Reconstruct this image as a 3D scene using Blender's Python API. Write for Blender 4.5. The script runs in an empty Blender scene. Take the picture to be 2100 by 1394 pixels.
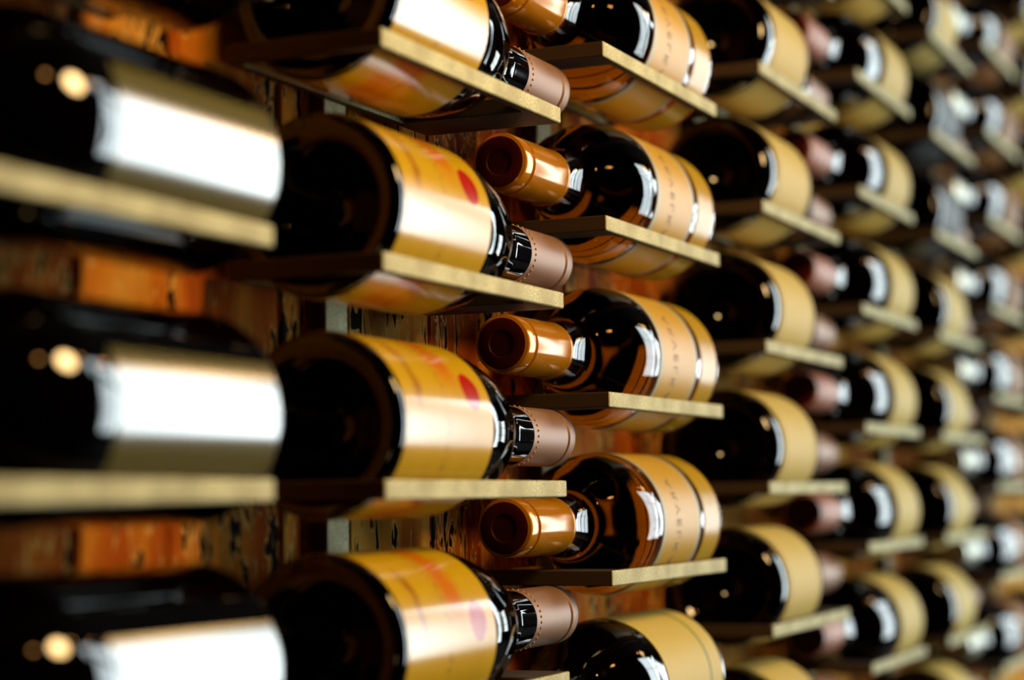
import bpy, bmesh, math, random
from mathutils import Matrix, Vector
C = bpy.context.scene
COL = C.collection
rnd = random.Random(7)

# ------------------------------------------------------------------ camera
YAW, PITCH, ROLL = 0.41354, 0.07854, -0.01397
CAM = Vector((-0.94997, -0.38904, -0.00821))
d = Vector((math.cos(YAW)*math.cos(PITCH), math.sin(YAW)*math.cos(PITCH), math.sin(PITCH)))
right = Vector((math.sin(YAW), -math.cos(YAW), 0)); up = right.cross(d)
Rv = math.cos(ROLL)*right + math.sin(ROLL)*up
Uv = -math.sin(ROLL)*right + math.cos(ROLL)*up
cd = bpy.data.cameras.new('camera'); cam = bpy.data.objects.new('camera', cd); COL.objects.link(cam)
M = Matrix.Identity(4)
for i in range(3):
    M[i][0] = Rv[i]; M[i][1] = Uv[i]; M[i][2] = -d[i]; M[i][3] = CAM[i]
cam.matrix_world = M
cd.sensor_width = 36; cd.lens = 4100.0/2100*36; cd.clip_start = .05
cd.dof.use_dof = True; cd.dof.focus_distance = 1.06; cd.dof.aperture_fstop = 3.9
C.camera = cam

# ------------------------------------------------------------------ light
C.view_settings.view_transform = 'Standard'; C.view_settings.look = 'None'
C.view_settings.gamma = 1; C.view_settings.use_curve_mapping = False
C.view_settings.exposure = 0.0
w = bpy.data.worlds.new('world'); C.world = w; w.use_nodes = True
w.node_tree.nodes['Background'].inputs[0].default_value = (.5, .6, .8, 1)
w.node_tree.nodes['Background'].inputs[1].default_value = 0.004
YF = -3.6                      # inner face of the window wall
ZB, ZT = -1.75, 3.7            # floor and ceiling
WIN = [(3.25, 5.1), (5.16, 7.3), (9.3, 11.5)]   # daylight windows, x from - to
WZ0, WZ1 = -1.5, 3.2
WINDOW_RADIANCE = 12.5
def window_light(x0, x1):
    l = bpy.data.lights.new('window_daylight', 'AREA'); l.shape = 'RECTANGLE'
    l.size = x1-x0; l.size_y = WZ1-WZ0
    l.energy = WINDOW_RADIANCE*math.pi*l.size*l.size_y
    l.color = (.84, .97, 1.0)
    o = bpy.data.objects.new('window_daylight', l); COL.objects.link(o)
    o.location = ((x0+x1)/2, YF-.10, (WZ0+WZ1)/2); o.rotation_euler = (math.pi/2, 0, 0)
    return o
for a, b in WIN: window_light(a, b)
END_WIN = (-2.7, -1.4, -.9, 1.5)          # small dim window in the far end wall: y0, y1, z0, z1
l = bpy.data.lights.new('end_window_daylight', 'AREA'); l.shape = 'RECTANGLE'
l.size = END_WIN[1]-END_WIN[0]; l.size_y = END_WIN[3]-END_WIN[2]; l.color = (.9, 1., .97)
l.energy = 5.0*math.pi*l.size*l.size_y
o = bpy.data.objects.new('end_window_daylight', l); COL.objects.link(o)
o.location = (16.06, (END_WIN[0]+END_WIN[1])/2, (END_WIN[2]+END_WIN[3])/2); o.rotation_euler = (math.pi/2, 0, math.pi/2)

# ------------------------------------------------------------------ material helpers
def new_mat(name):
    m = bpy.data.materials.new(name); m.use_nodes = True
    nt = m.node_tree; return m, nt, nt.nodes['Principled BSDF']
def N(nt, t, **kw):
    n = nt.nodes.new(t)
    for k, v in kw.items():
        if k in n.inputs: n.inputs[k].default_value = v
        else: setattr(n, k, v)
    return n
def ramp(nt, stops, src, interp='LINEAR'):
    r = nt.nodes.new('ShaderNodeValToRGB'); r.color_ramp.interpolation = interp
    e = r.color_ramp.elements
    while len(e) < len(stops): e.new(.5)
    for el, (p, c) in zip(e, stops):
        el.position = p; el.color = (c[0], c[1], c[2], 1) if hasattr(c, '__len__') else (c, c, c, 1)
    nt.links.new(src, r.inputs[0]); return r.outputs[0]
def mix(nt, fac, a, b):
    n = nt.nodes.new('ShaderNodeMix'); n.data_type = 'RGBA'
    for sock, v in ((n.inputs[0], fac), (n.inputs[6], a), (n.inputs[7], b)):
        if isinstance(v, bpy.types.NodeSocket): nt.links.new(v, sock)
        elif hasattr(v, '__len__'): sock.default_value = (v[0], v[1], v[2], 1)
        else: sock.default_value = v
    return n.outputs[2]
def mth(nt, op, a, b=None, c=None):
    n = nt.nodes.new('ShaderNodeMath'); n.operation = op
    for i, v in enumerate((a, b, c)):
        if v is None: continue
        if isinstance(v, bpy.types.NodeSocket): nt.links.new(v, n.inputs[i])
        else: n.inputs[i].default_value = v
    return n.outputs[0]
def bump(nt, bsdf, h, strength, dist=.001):
    b = nt.nodes.new('ShaderNodeBump'); b.inputs['Strength'].default_value = strength
    b.inputs['Distance'].default_value = dist
    nt.links.new(h, b.inputs['Height']); nt.links.new(b.outputs[0], bsdf.inputs['Normal'])
def plain(name, col, rough=.5, metal=0., coat=0., spec=.5):
    m, nt, b = new_mat(name)
    b.inputs['Base Color'].default_value = (*col, 1); b.inputs['Roughness'].default_value = rough
    b.inputs['Metallic'].default_value = metal; b.inputs['Coat Weight'].default_value = coat
    b.inputs['Specular IOR Level'].default_value = spec
    return m

def steel_mat():
    m, nt, b = new_mat('raw_steel')
    tc = N(nt, 'ShaderNodeTexCoord')
    n1 = N(nt, 'ShaderNodeTexNoise', Scale=900., Detail=3.); nt.links.new(tc.outputs['Object'], n1.inputs['Vector'])
    n2 = N(nt, 'ShaderNodeTexNoise', Scale=40., Detail=4.); nt.links.new(tc.outputs['Object'], n2.inputs['Vector'])
    c1 = ramp(nt, [(.32, (.25, .23, .11)), (.5, (.54, .51, .26)), (.68, (.70, .68, .39))], n1.outputs[0])
    c2 = mix(nt, ramp(nt, [(.42, 0.), (.6, .8)], n2.outputs[0]), c1, (.36, .32, .15))
    nt.links.new(c2, b.inputs['Base Color'])
    b.inputs['Roughness'].default_value = .6; b.inputs['Specular IOR Level'].default_value = .12
    bump(nt, b, n1.outputs[0], .35, .0004)
    return m
def wood_mat():
    m, nt, b = new_mat('pecky_wood')
    g = N(nt, 'ShaderNodeNewGeometry'); oi = N(nt, 'ShaderNodeObjectInfo')
    mp = N(nt, 'ShaderNodeMapping'); nt.links.new(g.outputs['Position'], mp.inputs['Vector'])
    off = nt.nodes.new('ShaderNodeCombineXYZ'); nt.links.new(mth(nt, 'MULTIPLY', oi.outputs['Random'], 7.), off.inputs[2])
    nt.links.new(off.outputs[0], mp.inputs['Location'])
    st = N(nt, 'ShaderNodeMapping'); st.inputs['Scale'].default_value = (1, 1, .28); nt.links.new(mp.outputs[0], st.inputs['Vector'])
    big = N(nt, 'ShaderNodeTexNoise', Scale=26., Detail=4., Distortion=.8); nt.links.new(st.outputs[0], big.inputs['Vector'])
    fine = N(nt, 'ShaderNodeTexNoise', Scale=210., Detail=4.); nt.links.new(st.outputs[0], fine.inputs['Vector'])
    gou = N(nt, 'ShaderNodeTexNoise', Scale=115., Detail=3., Distortion=1.6); nt.links.new(st.outputs[0], gou.inputs['Vector'])
    reg = N(nt, 'ShaderNodeTexNoise', Scale=16., Detail=2.); nt.links.new(mp.outputs[0], reg.inputs['Vector'])
    hue = mth(nt, 'ADD', mth(nt, 'MULTIPLY', big.outputs[0], .75), mth(nt, 'MULTIPLY', oi.outputs['Random'], .3))
    base = ramp(nt, [(.28, (.16, .017, .0006)), (.42, (.40, .085, .003)), (.54, (.54, .20, .012)), (.70, (.62, .36, .06))], hue)
    base = mix(nt, mth(nt, 'MULTIPLY', fine.outputs[0], .4), base, (.12, .018, .001))
    hole = mth(nt, 'ADD', gou.outputs[0], mth(nt, 'MULTIPLY', mth(nt, 'SUBTRACT', reg.outputs[0], .5), .35))
    rim = ramp(nt, [(.545, 0.), (.585, .7), (.615, .75), (.625, 0.)], hole)
    pit = ramp(nt, [(.61, 0.), (.63, 1.)], hole)
    base = mix(nt, rim, base, (.62, .38, .10))
    base = mix(nt, pit, base, (.006, .003, .001))
    nt.links.new(base, b.inputs['Base Color'])
    b.inputs['Roughness'].default_value = .9; b.inputs['Specular IOR Level'].default_value = .06
    hgt = mth(nt, 'SUBTRACT', mth(nt, 'MULTIPLY', fine.outputs[0], .25), pit)
    bump(nt, b, hgt, .8, .002)
    return m
def label_uv(nt):
    uv = N(nt, 'ShaderNodeUVMap'); s = N(nt, 'ShaderNodeSeparateXYZ'); nt.links.new(uv.outputs[0], s.inputs[0])
    return s.outputs[0], s.outputs[1]      # u: metres along the bottle, v: degrees round it
def art_label_mat():
    m, nt, b = new_mat('art_label_paper')
    u, v = label_uv(nt)
    tc = N(nt, 'ShaderNodeTexCoord')
    nz = N(nt, 'ShaderNodeTexNoise', Scale=55., Detail=3.); nt.links.new(tc.outputs['Object'], nz.inputs['Vector'])
    fine = N(nt, 'ShaderNodeTexNoise', Scale=380., Detail=2.); nt.links.new(tc.outputs['Object'], fine.inputs['Vector'])
    wob = mth(nt, 'MULTIPLY', mth(nt, 'SUBTRACT', nz.outputs[0], .5), .018)
    uw = mth(nt, 'ADD', u, wob)
    def band(x, a, bb, soft):
        lo = nt.nodes.new('ShaderNodeMapRange'); lo.interpolation_type = 'SMOOTHSTEP'
        lo.inputs[1].default_value = a-soft; lo.inputs[2].default_value = a+soft; nt.links.new(x, lo.inputs[0])
        hi = nt.nodes.new('ShaderNodeMapRange'); hi.interpolation_type = 'SMOOTHSTEP'
        hi.inputs[1].default_value = bb-soft; hi.inputs[2].default_value = bb+soft; nt.links.new(x, hi.inputs[0])
        return mth(nt, 'MULTIPLY', lo.outputs[0], mth(nt, 'SUBTRACT', 1., hi.outputs[0]))
    col = mix(nt, nz.outputs[0], (.50, .275, .002), (.60, .37, .006))
    orange = (.58, .12, .001)
    # broad orange washes above (v>35) and below (v<-38) the front
    o1 = mth(nt, 'MULTIPLY', band(uw, .046, .064, .006), band(v, 32., 150., 14.))
    o2 = mth(nt, 'MULTIPLY', band(uw, .020, .052, .008), band(v, -95., -34., 6.))
    col = mix(nt, mth(nt, 'MULTIPLY', o1, .8), col, orange)
    col = mix(nt, mth(nt, 'MULTIPLY', o2, .8), col, orange)
    # dark streak near the base edge
    s1 = mth(nt, 'MULTIPLY', band(uw, .0145, .0185, .002), band(v, 16., 62., 12.))
    col = mix(nt, mth(nt, 'MULTIPLY', s1, .85), col, (.22, .03, .001))
    # faint lines of small print down the middle
    line = mth(nt, 'MULTIPLY', band(u, .041, .0445, .001), ramp(nt, [(.52, 0.), (.6, 1.)], fine.outputs[0]))
    col = mix(nt, mth(nt, 'MULTIPLY', line, .6), col, (.06, .03, .004))
    # red oval seal with a darker rim
    du = mth(nt, 'DIVIDE', mth(nt, 'SUBTRACT', u, .0725), .0085)
    dv = mth(nt, 'DIVIDE', mth(nt, 'SUBTRACT', v, 26.), 13.)
    r = mth(nt, 'SQRT', mth(nt, 'ADD', mth(nt, 'MULTIPLY', du, du), mth(nt, 'MULTIPLY', dv, dv)))
    seal = ramp(nt, [(.0, (.44, .016, .002)), (.3, (.36, .010, .001)), (.44, (.46, .008, .001)), (.5, (.28, .004, .001))], mth(nt, 'MULTIPLY', r, .5))
    col = mix(nt, ramp(nt, [(.48, 1.), (.52, 0.)], mth(nt, 'MULTIPLY', r, .5)), col, seal)
    nt.links.new(col, b.inputs['Base Color'])
    b.inputs['Roughness'].default_value = .16; b.inputs['Specular IOR Level'].default_value = 1.0
    return m
def cream_label_mat(name, length, col, line_col, lines, rough=.5, width=.0012, spec=.5):
    m, nt, b = new_mat(name)
    u, v = label_uv(nt)
    tc = N(nt, 'ShaderNodeTexCoord')
    nz = N(nt, 'ShaderNodeTexNoise', Scale=220., Detail=3.); nt.links.new(tc.outputs['Object'], nz.inputs['Vector'])
    c = mix(nt, mth(nt, 'MULTIPLY', nz.outputs[0], .35), col, tuple(x*.75 for x in col))
    for p in lines:
        dist = mth(nt, 'ABSOLUTE', mth(nt, 'SUBTRACT', u, p))
        c = mix(nt, mth(nt, 'LESS_THAN', dist, width), c, line_col)
    nt.links.new(c, b.inputs['Base Color']); b.inputs['Roughness'].default_value = rough
    b.inputs['Specular IOR Level'].default_value = spec
    return m
def amber_mat():
    m, nt, b = new_mat('amber_glass')
    b.inputs['Base Color'].default_value = (.8, .6, .3, 1); b.inputs['Roughness'].default_value = .02
    b.inputs['Transmission Weight'].default_value = 1.; b.inputs['IOR'].default_value = 1.36
    va = N(nt, 'ShaderNodeVolumeAbsorption', Density=88.); va.inputs['Color'].default_value = (.72, .61, .02, 1)
    nt.links.new(va.outputs[0], nt.nodes['Material Output'].inputs['Volume'])
    return m

MAT = dict(
    steel=steel_mat(), wood=wood_mat(), amber=amber_mat(),
    dark=plain('dark_glass', (.0008, .0003, .0002), .04, spec=.5),
    art=art_label_mat(),
    cream_c=cream_label_mat('amber_bottle_label_paper', .066, (.54, .30, .006), (.38, .33, .19), (.002, .0635), .42, .0028, .35),
    band_c=cream_label_mat('foot_band_paper', .03, (.52, .31, .012), (.52, .31, .012), (), .22),
    cream_d=cream_label_mat('cream_label_paper', .1, (.62, .46, .125), (.20, .11, .01), (.006, .079), .5, .0009, .08),
    cream_g=cream_label_mat('green_line_label_paper', .1, (.58, .43, .10), (.13, .15, .002), (.0225,), .5, .0016, .1),
    orange_g=cream_label_mat('ochre_label_paper', .08, (.26, .10, .006), (.2, .08, .01), (.006,), .55, .0009, .2),
    white_a=cream_label_mat('white_label_paper', .115, (.11, .09, .018), (.1, .08, .02), (.004,), .17, .001, 1.4),
    black_f=plain('black_label_paper', (.004, .003, .002), .6),
    rose=plain('rose_foil', (.25, .125, .06), .5, .2),
    dusty=plain('dusty_rose_foil', (.34, .12, .06), .5, .1),
    gold=plain('gold_foil', (.52, .19, .003), .14, .3),
    trim=plain('gold_print', (.55, .30, .06), .3, .6),
    cap_end=plain('oxblood_foil', (.06, .003, .003), .45, .0, spec=.2),
    black_foil=plain('black_foil', (.004, .002, .002), .35),
    white_foil=plain('silver_foil', (.62, .62, .50), .3, .6),
    ink=plain('olive_ink', (.20, .12, .006), .6),
    silver=plain('silver_stripe', (.16, .16, .14), .35, .6),
    darkwood=plain('dark_stained_wood', (.012, .006, .003), .7),
    plaster=plain('dark_plaster', (.003, .002, .0015), .9, spec=.1),
    scale=plain('shade_painted_steel', (.05, .032, .018), .6, spec=.2),  # darker copy of the steel, shade put into its colour
    frame=plain('window_frame_paint', (.03, .02, .012), .5),
    shade=plain('lamp_shade_metal', (.02, .012, .008), .4, .6),
)

# ------------------------------------------------------------------ object helpers
def link(name, me, mats, parent=None, loc=None):
    o = bpy.data.objects.new(name, me); COL.objects.link(o)
    if not isinstance(mats, (list, tuple)): mats = [mats]
    if not me.materials:
        for m in mats: me.materials.append(m)
    if parent is not None: o.parent = parent
    if loc: o.location = loc
    return o
def tag(o, label, cat, group=None):
    o['label'] = label; o['category'] = cat
    if group: o['group'] = group
    return o
def empty(name, loc=(0, 0, 0)):
    o = bpy.data.objects.new(name, None); COL.objects.link(o); o.location = loc; o.empty_display_size = .02
    return o
def copy_tree(o, parent=None):
    c = o.copy(); COL.objects.link(c)
    if parent is not None: c.parent = parent
    for ch in list(o.children): copy_tree(ch, c)
    return c
def box_mesh(name, x0, x1, y0, y1, z0, z1, bev=0., seg=1):
    bm = bmesh.new()
    vs = [bm.verts.new((x, y, z)) for x in (x0, x1) for y in (y0, y1) for z in (z0, z1)]
    for f in ((0, 1, 3, 2), (4, 6, 7, 5), (0, 4, 5, 1), (2, 3, 7, 6), (0, 2, 6, 4), (1, 5, 7, 3)):
        bm.faces.new([vs[i] for i in f])
    bmesh.ops.recalc_face_normals(bm, faces=bm.faces)
    if bev: bmesh.ops.bevel(bm, geom=list(bm.edges), offset=bev, segments=seg, affect='EDGES')
    me = bpy.data.meshes.new(name); bm.to_mesh(me); bm.free(); return me
def lathe_mesh(name, prof, seg=72, arc=None, closed=False, uv=False):
    """revolve (x, r) pairs about local X; arc = (deg0, deg1) measured from the front (-Y) upwards (+Z)"""
    bm = bmesh.new(); full = arc is None
    n = seg if full else seg+1
    a0, a1 = (0., 360.) if full else arc
    rings = []; uvl = bm.loops.layers.uv.new('UVMap') if uv else None
    for (x, r) in prof:
        if r < 1e-6: rings.append([bm.verts.new((x, 0, 0))]); continue
        ring = []
        for i in range(n):
            t = math.radians(a0+(a1-a0)*i/seg)
            ring.append(bm.verts.new((x, -r*math.cos(t), r*math.sin(t))))
        rings.append(ring)
    pr = list(zip(rings, prof))
    if closed: pr.append(pr[0])
    for (A, pa), (B, pb) in zip(pr[:-1], pr[1:]):
        m = seg if full or True else seg
        for i in range(m):
            j = (i+1) % n if full else i+1
            if len(A) == 1 and len(B) == 1: continue
            if len(A) == 1: f = bm.faces.new((A[0], B[j], B[i])); us = [(pa[0], i), (pb[0], i+1), (pb[0], i)]
            elif len(B) == 1: f = bm.faces.new((A[i], A[j], B[0])); us = [(pa[0], i), (pa[0], i+1), (pb[0], i)]
            else: f = bm.faces.new((A[i], A[j], B[j], B[i])); us = [(pa[0], i), (pa[0], i+1), (pb[0], i+1), (pb[0], i)]
            f.smooth = True
            if uv:
                for l, (ux, k) in zip(f.loops, us): l[uvl].uv = (ux, a0+(a1-a0)*k/seg)
    if not full and closed:
        for ends in (0, n-1):
            try: bm.faces.new([r[ends] for r in rings])
            except Exception: pass
    bmesh.ops.recalc_face_normals(bm, faces=bm.faces)
    for e in bm.edges:
        if len(e.link_faces) == 2 and e.calc_face_angle(0) > .6: e.smooth = False
    me = bpy.data.meshes.new(name); bm.to_mesh(me); bm.free(); return me
def catmull(pts, sub=5):
    out = []
    for i in range(len(pts)-1):
        p0 = pts[max(i-1, 0)]; p1 = pts[i]; p2 = pts[i+1]; p3 = pts[min(i+2, len(pts)-1)]
        for k in range(sub):
            t = k/sub
            out.append(tuple(.5*((2*b)+(-a+c)*t+(2*a-5*b+4*c-e)*t*t+(-a+3*b-3*c+e)*t**3) for a, b, c, e in zip(p0, p1, p2, p3)))
    out.append(pts[-1]); return out
def label_mesh(name, x0, x1, R, arc, seg=72, th=.00035):
    # paper with a thickness: u is measured from x0
    inner = R+.00008; outer = R+.00008+th
    prof = [(x0, inner), (x0, outer), (x1, outer), (x1, inner)]
    me = lathe_mesh(name, prof, seg, arc, closed=True, uv=True)
    for l in me.uv_layers[0].data: l.uv[0] -= x0
    return me
_txt = {}
def text_mesh(body, size, R, x_base, centre_deg, flip):
    """letters wrapped round the bottle; the base line runs round the bottle, letter tops towards the neck"""
    cu = bpy.data.curves.new('label_letters', 'FONT'); cu.body = body; cu.size = size; cu.align_x = 'CENTER'; cu.resolution_u = 2
    cu.space_character = 1.35
    ob = bpy.data.objects.new('tmp', cu); COL.objects.link(ob)
    dg = bpy.context.evaluated_depsgraph_get(); dg.update()
    me = bpy.data.meshes.new_from_object(ob.evaluated_get(dg)); bpy.data.objects.remove(ob)
    bm = bmesh.new(); bm.from_mesh(me)
    long_e = [e for e in bm.edges if e.calc_length() > .003]
    if long_e: bmesh.ops.subdivide_edges(bm, edges=long_e, cuts=2); bmesh.ops.triangulate(bm, faces=bm.faces)
    for v in bm.verts:
        s = v.co.x*flip; t = math.radians(centre_deg)+s/R
        v.co = Vector((x_base+v.co.y, -R*math.cos(t), R*math.sin(t)))
    bm.to_mesh(me); bm.free(); return me

# ------------------------------------------------------------------ the setting
RACK_W = .078                    # depth of a shelf plate
YW = RACK_W+.0095                # face of the plank wall
def struct(name, me, mat, parent=None):
    o = link(name, me, mat, parent); o['kind'] = 'structure'; return o
struct('floor', box_mesh('floor', -4, 16, YF-.2, YW+.15, ZB-.1, ZB), MAT['plaster'])
struct('ceiling', box_mesh('ceiling', -4, 16, YF-.2, YW+.15, ZT, ZT+.1), MAT['plaster'])
struct('wall_left', box_mesh('wall_left', -4.1, -4, YF-.2, YW+.15, ZB, ZT), MAT['plaster'])
a, b, c, e = END_WIN
struct('wall_right', box_mesh('wall_right', 16, 16.1, YF-.2, a, ZB, ZT), MAT['plaster'])
struct('wall_right_2', box_mesh('wall_right', 16, 16.1, b, YW+.15, ZB, ZT), MAT['plaster'])
struct('wall_right_3', box_mesh('wall_right', 16, 16.1, a, b, ZB, c), MAT['plaster'])
struct('wall_right_4', box_mesh('wall_right', 16, 16.1, a, b, e, ZT), MAT['plaster'])
wn = bpy.data.objects.new('window_4', None); COL.objects.link(wn); wn['kind'] = 'structure'; wn.location = (16, a, c)
for nm, bx in (('frame', (0, .05, 0, .04, 0, e-c)), ('frame', (0, .05, b-a-.04, b-a, 0, e-c)), ('frame', (0, .05, 0, b-a, 0, .04)), ('frame', (0, .05, 0, b-a, e-c-.04, e-c)),
               ('muntin', (0, .04, .63, .67, 0, e-c)), ('muntin', (0, .04, 0, b-a, .78, .82)), ('muntin', (0, .04, 0, b-a, 1.58, 1.62))):
    link(nm, box_mesh(nm, *bx), MAT['frame'], wn)
wb = struct('wall_back', box_mesh('wall_back', -4, 16, YW+.03, YW+.15, ZB, ZT), MAT['darkwood'])
x = -.62; plank_meshes = []
for k in range(4):
    wd = (.052, .066, .078, .093)[k]
    plank_meshes.append((wd, box_mesh('plank', 0, wd-.0012, 0, .027, ZB, ZT, .0016)))
k = 0
while x < 2.6:
    wd, me = plank_meshes[rnd.choice((0, 1, 2, 3, 1, 2))]
    link('plank', me, MAT['wood'], wb, (x, YW+rnd.uniform(0, .0022), 0)); x += wd
# window wall opposite, made of piers, a sill wall and a lintel
wf = struct('wall_front', box_mesh('wall_front', -4, 16, YF-.2, YF, ZB, WZ0), MAT['plaster'])
struct('trim_1', box_mesh('trim_1', -4, 16, YF-.2, YF, WZ1, ZT), MAT['plaster'])
edges = [-4]+[v for ab in WIN for v in ab]+[16]
for i in range(0, len(edges), 2):
    struct('wall_front_%d' % (i//2+1), box_mesh('pier', edges[i], edges[i+1], YF-.2, YF, WZ0, WZ1), MAT['plaster'])
for i, (a, b) in enumerate(WIN):
    wn = bpy.data.objects.new('window_%d' % (i+1), None); COL.objects.link(wn); wn['kind'] = 'structure'
    wn.location = ((a+b)/2, YF, WZ0); hw = (b-a)/2; H = WZ1-WZ0
    for nm, bx in (('frame', (-hw, -hw+.04, -.06, .02, 0, H)), ('frame', (hw-.04, hw, -.06, .02, 0, H)),
                   ('frame', (-hw, hw, -.06, .02, 0, .05)), ('frame', (-hw, hw, -.06, .02, H-.05, H)),
                   ('muntin', (-.015, .015, -.05, 0, .05, H-.05)),
                   ('muntin', (-hw, hw, -.05, 0, H*.36-.012, H*.36+.012)), ('muntin', (-hw, hw, -.05, 0, H*.68-.012, H*.68+.012))):
        o = link(nm, box_mesh(nm, *bx), MAT['frame'], wn)

# ------------------------------------------------------------------ racks
ROW = .097; TH = .0083
def shelf_mesh(L, e0, e1):
    """flat bar frame: outer L x RACK_W, opening the bottle drops into"""
    bm = bmesh.new()
    ox0, ox1, oy0, oy1 = 0, L, 0, RACK_W
    ix0, ix1, iy0, iy1 = e0, L-e1, .0056, RACK_W-.0056
    def ring(z): 
        return ([bm.verts.new((a, b, z)) for a, b in ((ox0, oy0), (ox1, oy0), (ox1, oy1), (ox0, oy1))],
                [bm.verts.new((a, b, z)) for a, b in ((ix0, iy0), (ix1, iy0), (ix1, iy1), (ix0, iy1))])
    oT, iT = ring(0); oB, iB = ring(-TH)
    for i in range(4):
        j = (i+1) % 4
        bm.faces.new((oT[i], oT[j], iT[j], iT[i])); bm.faces.new((oB[j], oB[i], iB[i], iB[j]))
        bm.faces.new((oB[i], oB[j], oT[j], oT[i])); bm.faces.new((iB[j], iB[i], iT[i], iT[j]))
    bmesh.ops.recalc_face_normals(bm, faces=bm.faces)
    bmesh.ops.bevel(bm, geom=list(bm.edges), offset=.0005, segments=1, affect='EDGES')
    for f in bm.faces:                      # shade painted in: darker steel on all but front and back faces
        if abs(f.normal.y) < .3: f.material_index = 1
    me = bpy.data.meshes.new('shelf'); bm.to_mesh(me); bm.free(); return me
# column: left end, right end, rows (multiples of ROW), neck direction (+1 away from the camera, -1 towards it)
COLS = {
    'A': (-.490, -.2895, (2, 1, 0, -1), -1),
    'B': (-.198, .004, (2, 1, 0, -1), 1),
    'C': (.0675, .269, (2.5, 1.5, .5, -.5, -1.5), -1),
    'D': (.370, .5775, (4, 3, 2, 1, 0, -1, -2), 1),
    'E': (.648, .848, (4.5, 3.5, 2.5, 1.5, .5, -.5, -1.5), -1),
    'F': (.950, 1.150, (4.5, 3.5, 2.5, 1.5, .5, -.5, -1.5, -2.5), 1),
    'G': (1.235, 1.435, (5, 4, 3, 2, 1, 0, -1, -2), -1),
    'H': (1.525, 1.725, (6, 5, 4, 3, 2, 1, 0, -1, -2), 1),
}
ORD = ['first', 'second', 'third', 'fourth', 'fifth', 'sixth', 'seventh', 'eighth', 'ninth']
upright_me = box_mesh('upright', -.011, .011, RACK_W+.0002, RACK_W+.0087, ZB, ZT-.3, .0006)
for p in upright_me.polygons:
    if abs(p.normal.x) > .9: p.material_index = 1  # shade painted on the side faces of the upright
shelf_cache = {}
for ci, (cname, (x0, x1, rows, nd)) in enumerate(COLS.items()):
    L = round(x1-x0, 4)
    rk = empty('bottle_rack', (x0, 0, ZB))
    tag(rk, 'flat steel wine rack column of open shelf plates, %s from the left' % ORD[ci], 'wine rack', 'wine rack columns on the plank wall')
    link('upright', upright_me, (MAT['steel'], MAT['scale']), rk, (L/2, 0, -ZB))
    key = (L, nd)
    if key not in shelf_cache: shelf_cache[key] = shelf_mesh(L, *((.006, .038) if nd > 0 else (.024, .006)))
    for r in rows:
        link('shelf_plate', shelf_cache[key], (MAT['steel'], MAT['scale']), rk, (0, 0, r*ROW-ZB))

# ------------------------------------------------------------------ bottles
R = .0412; AXZ = .0243; AXY = RACK_W/2
def glass_prof(pts, neck_end, heel=.0055):
    foot = [(.030, 0), (.0285, .006), (.0235, .0125), (.015, .0195), (.0065, .0260), (.0018, .0300), (.0002, .0325)]
    for i in range(9):
        a = math.radians(90*i/8); foot.append((heel-heel*math.cos(a), R-heel*.75+heel*.75*math.sin(a)))
    return foot+catmull([(heel, R), (.05, R)]+pts, 4)+[(neck_end, 0)]
LONG = [(.0955, R), (.102, .0408), (.111, .0397), (.122, .0376), (.1335, .0347), (.143, .0316), (.150, .0266), (.157, .0222), (.165, .0188), (.174, .0166), (.184, .0156), (.19, .0155), (.215, .0155), (.255, .0150)]
SHORT = [(.112, R), (.120, .0409), (.129, .0396), (.138, .0368), (.147, .0325), (.155, .0272), (.1615, .0224), (.168, .0188), (.176, .0168), (.186, .0158), (.21, .0152), (.243, .0150)]
ME = {}
ME['glass_long'] = lathe_mesh('glass_body', glass_prof(LONG, .255, .003))
ME['glass_round'] = lathe_mesh('glass_body', glass_prof(LONG, .255, .0125))
ME['glass_short'] = lathe_mesh('glass_body', glass_prof(SHORT, .243))
def capsule(name, x0, x1, r=.0159, groove=.011):
    p = [(x0, .01505), (x0, r-.0002), (x0+.0015, r)]
    g = x1-groove
    p += [(g-.0016, r), (g-.0006, r-.0012), (g+.0006, r-.0012), (g+.0016, r), (x1-.0022, r), (x1-.0007, r-.0006), (x1, r-.0022)]
    return lathe_mesh(name, p, 56)
def disc(x, r): return lathe_mesh('capsule_end', [(x, r), (x+.0004, r-.0012), (x+.0002, r*.55), (x-.0004, r*.5), (x-.0004, 0)], 48)
ME['caps_long'] = capsule('capsule', .2045, .2635)
ME['caps_short'] = capsule('capsule', .184, .247)
ME['end_long'] = disc(.2635, .0137); ME['end_short'] = disc(.247, .0137)
# dotted gold trim round the lower hem of the rose capsule
def dots(x, r, n=34):
    bm = bmesh.new()
    for i in range(n):
        t = 2*math.pi*i/n
        bmesh.ops.create_icosphere(bm, subdivisions=1, radius=.0008, matrix=Matrix.Translation((x, -r*math.cos(t), r*math.sin(t))))
    me = bpy.data.meshes.new('gold_dots'); bm.to_mesh(me); bm.free(); return me
ME['dots'] = dots(.2095, .0159)
ME['ring'] = lathe_mesh('capsule_hem', [(.1868, .0159), (.1868, .01615), (.188, .01615), (.188, .0159)], 48, closed=True)
ME['lab_art'] = label_mesh('label', .0042, .095, R, (-168, 168))
ME['lab_d'] = label_mesh('label', .017, .112-.010, R, (-150, 150))
ME['lab_c'] = label_mesh('label', .0465, .1125, R, (-95, 95))
ME['band_c'] = label_mesh('foot_band', .009, .038, R, (-130, 130))
ME['lab_g'] = label_mesh('label', .009, .108, R, (-140, 140))
ME['lab_a'] = label_mesh('label', .006, .111, R, (-28, 35))
ME['lab_gg'] = label_mesh('label', .012, .095, R, (-130, 130))
ME['txt'] = text_mesh('ARVELKAS', .0105, R+.0006, .083, 4, 1)

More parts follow.
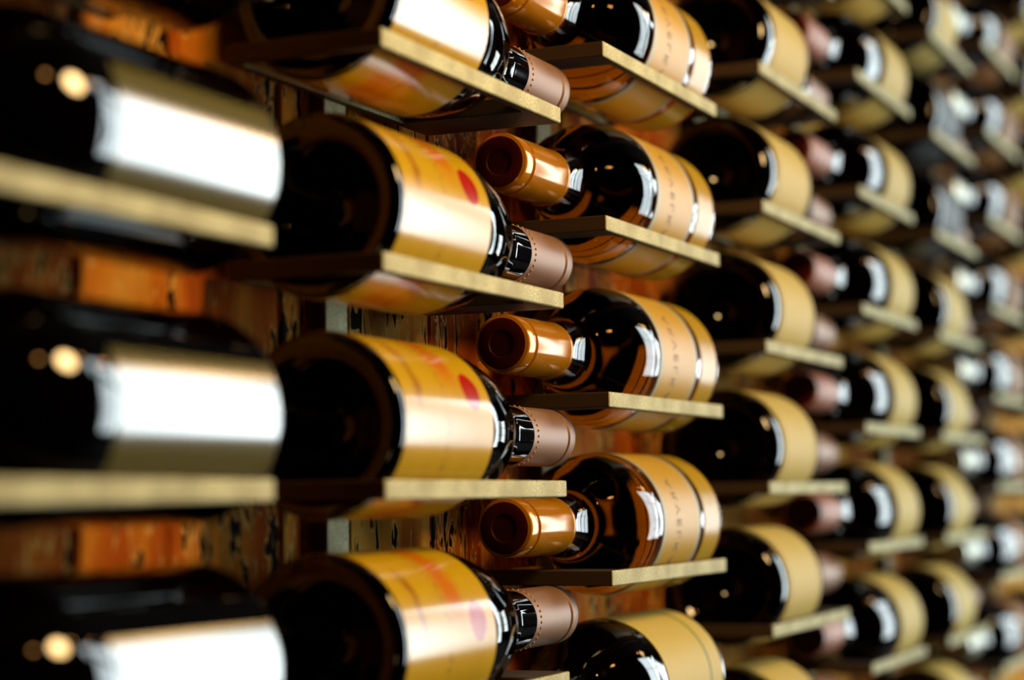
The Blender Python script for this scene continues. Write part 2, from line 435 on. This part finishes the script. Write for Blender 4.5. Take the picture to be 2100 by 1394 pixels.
def bottle(kind):
    long = kind in ('seal', 'cream', 'blank')
    o = empty('wine_bottle')
    s = 'long' if long else 'short'
    glass = {'amber': 'amber'}.get(kind, 'dark')
    gs = 'round' if kind in ('cream', 'blank') else s
    key = 'glass_%s_%s' % (gs, glass)
    if key not in ME: ME[key] = ME['glass_'+gs].copy()
    link('glass_body', ME[key], MAT[glass], o)
    foil = {'seal': 'rose', 'cream': 'rose', 'blank': 'rose', 'amber': 'gold', 'green': 'black_foil', 'pink': 'dusty', 'silver': 'white_foil', 'white': 'black_foil'}[kind]
    key = 'caps_%s_%s' % (s, foil)
    if key not in ME: ME[key] = ME['caps_'+s].copy()
    cp = link('capsule', ME[key], MAT[foil], o)
    end = {'amber': 'cap_end', 'pink': 'cap_end', 'silver': 'white_foil'}.get(kind, foil)
    key = 'end_%s_%s' % (s, end)
    if key not in ME: ME[key] = ME['end_'+s].copy()
    link('capsule_end', ME[key], MAT[end], cp)
    if kind == 'seal':
        link('gold_dots', ME['dots'], MAT['trim'], cp)
        link('label', ME['lab_art'], MAT['art'], o)
    elif kind == 'cream': link('label', ME['lab_d'], MAT['cream_d'], o)
    elif kind == 'blank':
        if 'lab_b' not in ME: ME['lab_b'] = ME['lab_d'].copy(); ME['lab_b'].materials.clear()
        link('label', ME['lab_b'], MAT['black_f'], o)
    elif kind == 'amber':
        link('capsule_hem', ME['ring'], MAT['trim'], cp)
        lb = link('label', ME['lab_c'], MAT['cream_c'], o)
        link('label_letters', ME['txt'], MAT['ink'], lb)
        link('foot_band', ME['band_c'], MAT['band_c'], o)
    elif kind == 'green': link('label', ME['lab_g'], MAT['cream_g'], o)
    elif kind == 'pink':
        if 'lab_e' not in ME: ME['lab_e'] = ME['lab_gg'].copy()
        link('label', ME['lab_e'], MAT['cream_d'], o)
    elif kind == 'silver': link('label', ME['lab_gg'], MAT['orange_g'], o)
    elif kind == 'white': link('label', ME['lab_a'], MAT['white_a'], o)
    return o
proto = {}
GROUPS = {'A': 'white-label bottles on the nearest rack column', 'B': 'red-seal bottles on the second rack column', 'C': 'amber bottles on the third rack column',
          'D': 'cream-label bottles on the fourth rack column', 'E': 'rose-capsule bottles on the fifth rack column', 'F': 'bottles on the sixth rack column',
          'G': 'silver-capsule bottles on the seventh rack column', 'H': 'bottles on the farthest rack column'}
DESC = {
    'white': 'dark bottle with bright white label, %s in the leftmost column',
    'seal': 'dark bottle, yellow label with red oval seal, %s of its column',
    'amber': 'amber glass bottle with gold capsule, %s in its column',
    'green': 'dark bottle, cream label with thin green line, at the bottom below the amber bottles',
    'cream': 'dark cream-label bottle, %s in the %s column from left',
    'blank': 'dark bottle without light label, %s in the sixth column',
    'pink': 'dark bottle with dusty rose capsule, %s in the fifth column',
    'silver': 'dark bottle with shiny silver capsule, %s in the seventh column',
}
SEALROT = {2: -3, 1: -4, 0: -2, -1: -14}
BASE = {'A': -.2835, 'B': -.187, 'C': .2585, 'D': .384, 'E': .838, 'F': .966, 'G': 1.425, 'H': 1.538}
for ci, (cname, (x0, x1, rows, nd)) in enumerate(COLS.items()):
    for ri, r in enumerate(rows):
        kind = {'A': 'white', 'B': 'seal', 'C': 'amber', 'D': 'cream', 'E': 'pink', 'F': 'cream', 'G': 'silver', 'H': 'cream'}[cname]
        if cname == 'C' and r == -1.5: kind = 'green'
        if cname == 'F' and r in (3.5, 2.5): kind = 'blank'
        if kind not in proto: o = proto[kind] = bottle(kind)
        else: o = copy_tree(proto[kind])
        bx = BASE[cname]+(rnd.uniform(-.002, .002) if cname not in 'ABC' else 0)
        o.location = (bx, AXY, r*ROW+AXZ)
        spin = math.radians(SEALROT[r]) if kind == 'seal' else math.radians(rnd.uniform(-6, 6) if kind != 'amber' else {2.5: 5, 1.5: 1, .5: 0, -.5: -1}.get(r, 0))
        if nd > 0: o.rotation_euler = (-spin, 0, 0)
        else:
            o.rotation_euler = (0, 0, math.pi)
        n = ri; nrow = len(rows)
        pos = 'lowest' if n == nrow-1 and cname != 'C' else 'topmost' if n == 0 else ORD[n]+' from the top'
        lab = DESC[kind]
        if kind == 'cream': lab = lab % (pos, {'D': 'fourth', 'F': 'sixth', 'H': 'eighth'}[cname])
        elif kind != 'green': lab = lab % pos
        tag(o, lab, 'wine bottle', GROUPS[cname])
# labels face the room on both ways of lying: neck-left bottles are turned half round, so turn their papers to the front
for o in list(COL.objects):
    if o.parent and o.parent.get('category') == 'wine bottle' and abs(o.parent.rotation_euler.z) > 1 and o.name.split('.')[0] in ('label', 'foot_band'):
        o.rotation_euler = (math.pi, 0, 0)

# ------------------------------------------------------------------ warm lamps over the aisle
def lamp(x, y, z, n, power, label):
    t = empty('pendant_lamp', (x, y, ZT)); tag(t, label, 'lamp')
    link('cord', lathe_mesh('cord', [(0, .003), (ZT-z, .003)], 8), MAT['shade'], t).rotation_euler = (0, math.pi/2, 0)
    m, nt, b = new_mat('bulb_glow'); b.inputs['Emission Color'].default_value = (1, .42, .10, 1); b.inputs['Emission Strength'].default_value = 30
    sh = link('lamp_shade', lathe_mesh('lamp_shade', [(-.03, .004), (-.03, .02), (0, .07), (.03, .085), (.03, .082), (0, .066), (-.028, .018)], 32), MAT['shade'], t, (0, 0, z-ZT))
    sh.rotation_euler = (0, math.pi/2, 0)
    for i in range(n):
        a = 2*math.pi*i/n
        bm = bmesh.new(); bmesh.ops.create_uvsphere(bm, u_segments=16, v_segments=10, radius=.02)
        for v in bm.verts: v.co.z *= 1.3
        me = bpy.data.meshes.new('bulb'); bm.to_mesh(me); bm.free()
        for p in me.polygons: p.use_smooth = True
        link('bulb', me, m, t, ((i-(n-1)/2)*.24, 0, z-ZT-.05))
    l = bpy.data.lights.new('lamp_light', 'POINT'); l.energy = power; l.color = (1, .64, .26); l.shadow_soft_size = .10
    lo = bpy.data.objects.new('lamp_light', l); COL.objects.link(lo); lo.location = (x, y, z-.12)
for i, (x, y, z, p) in enumerate(((-.10, -.60, .62, 25.), (1.45, -.85, .95, 3.))):
    lamp(x, y, z, 3, p, 'dark pendant lamp with warm bulbs over the aisle, the %s one' % ('nearer', 'farther')[i])
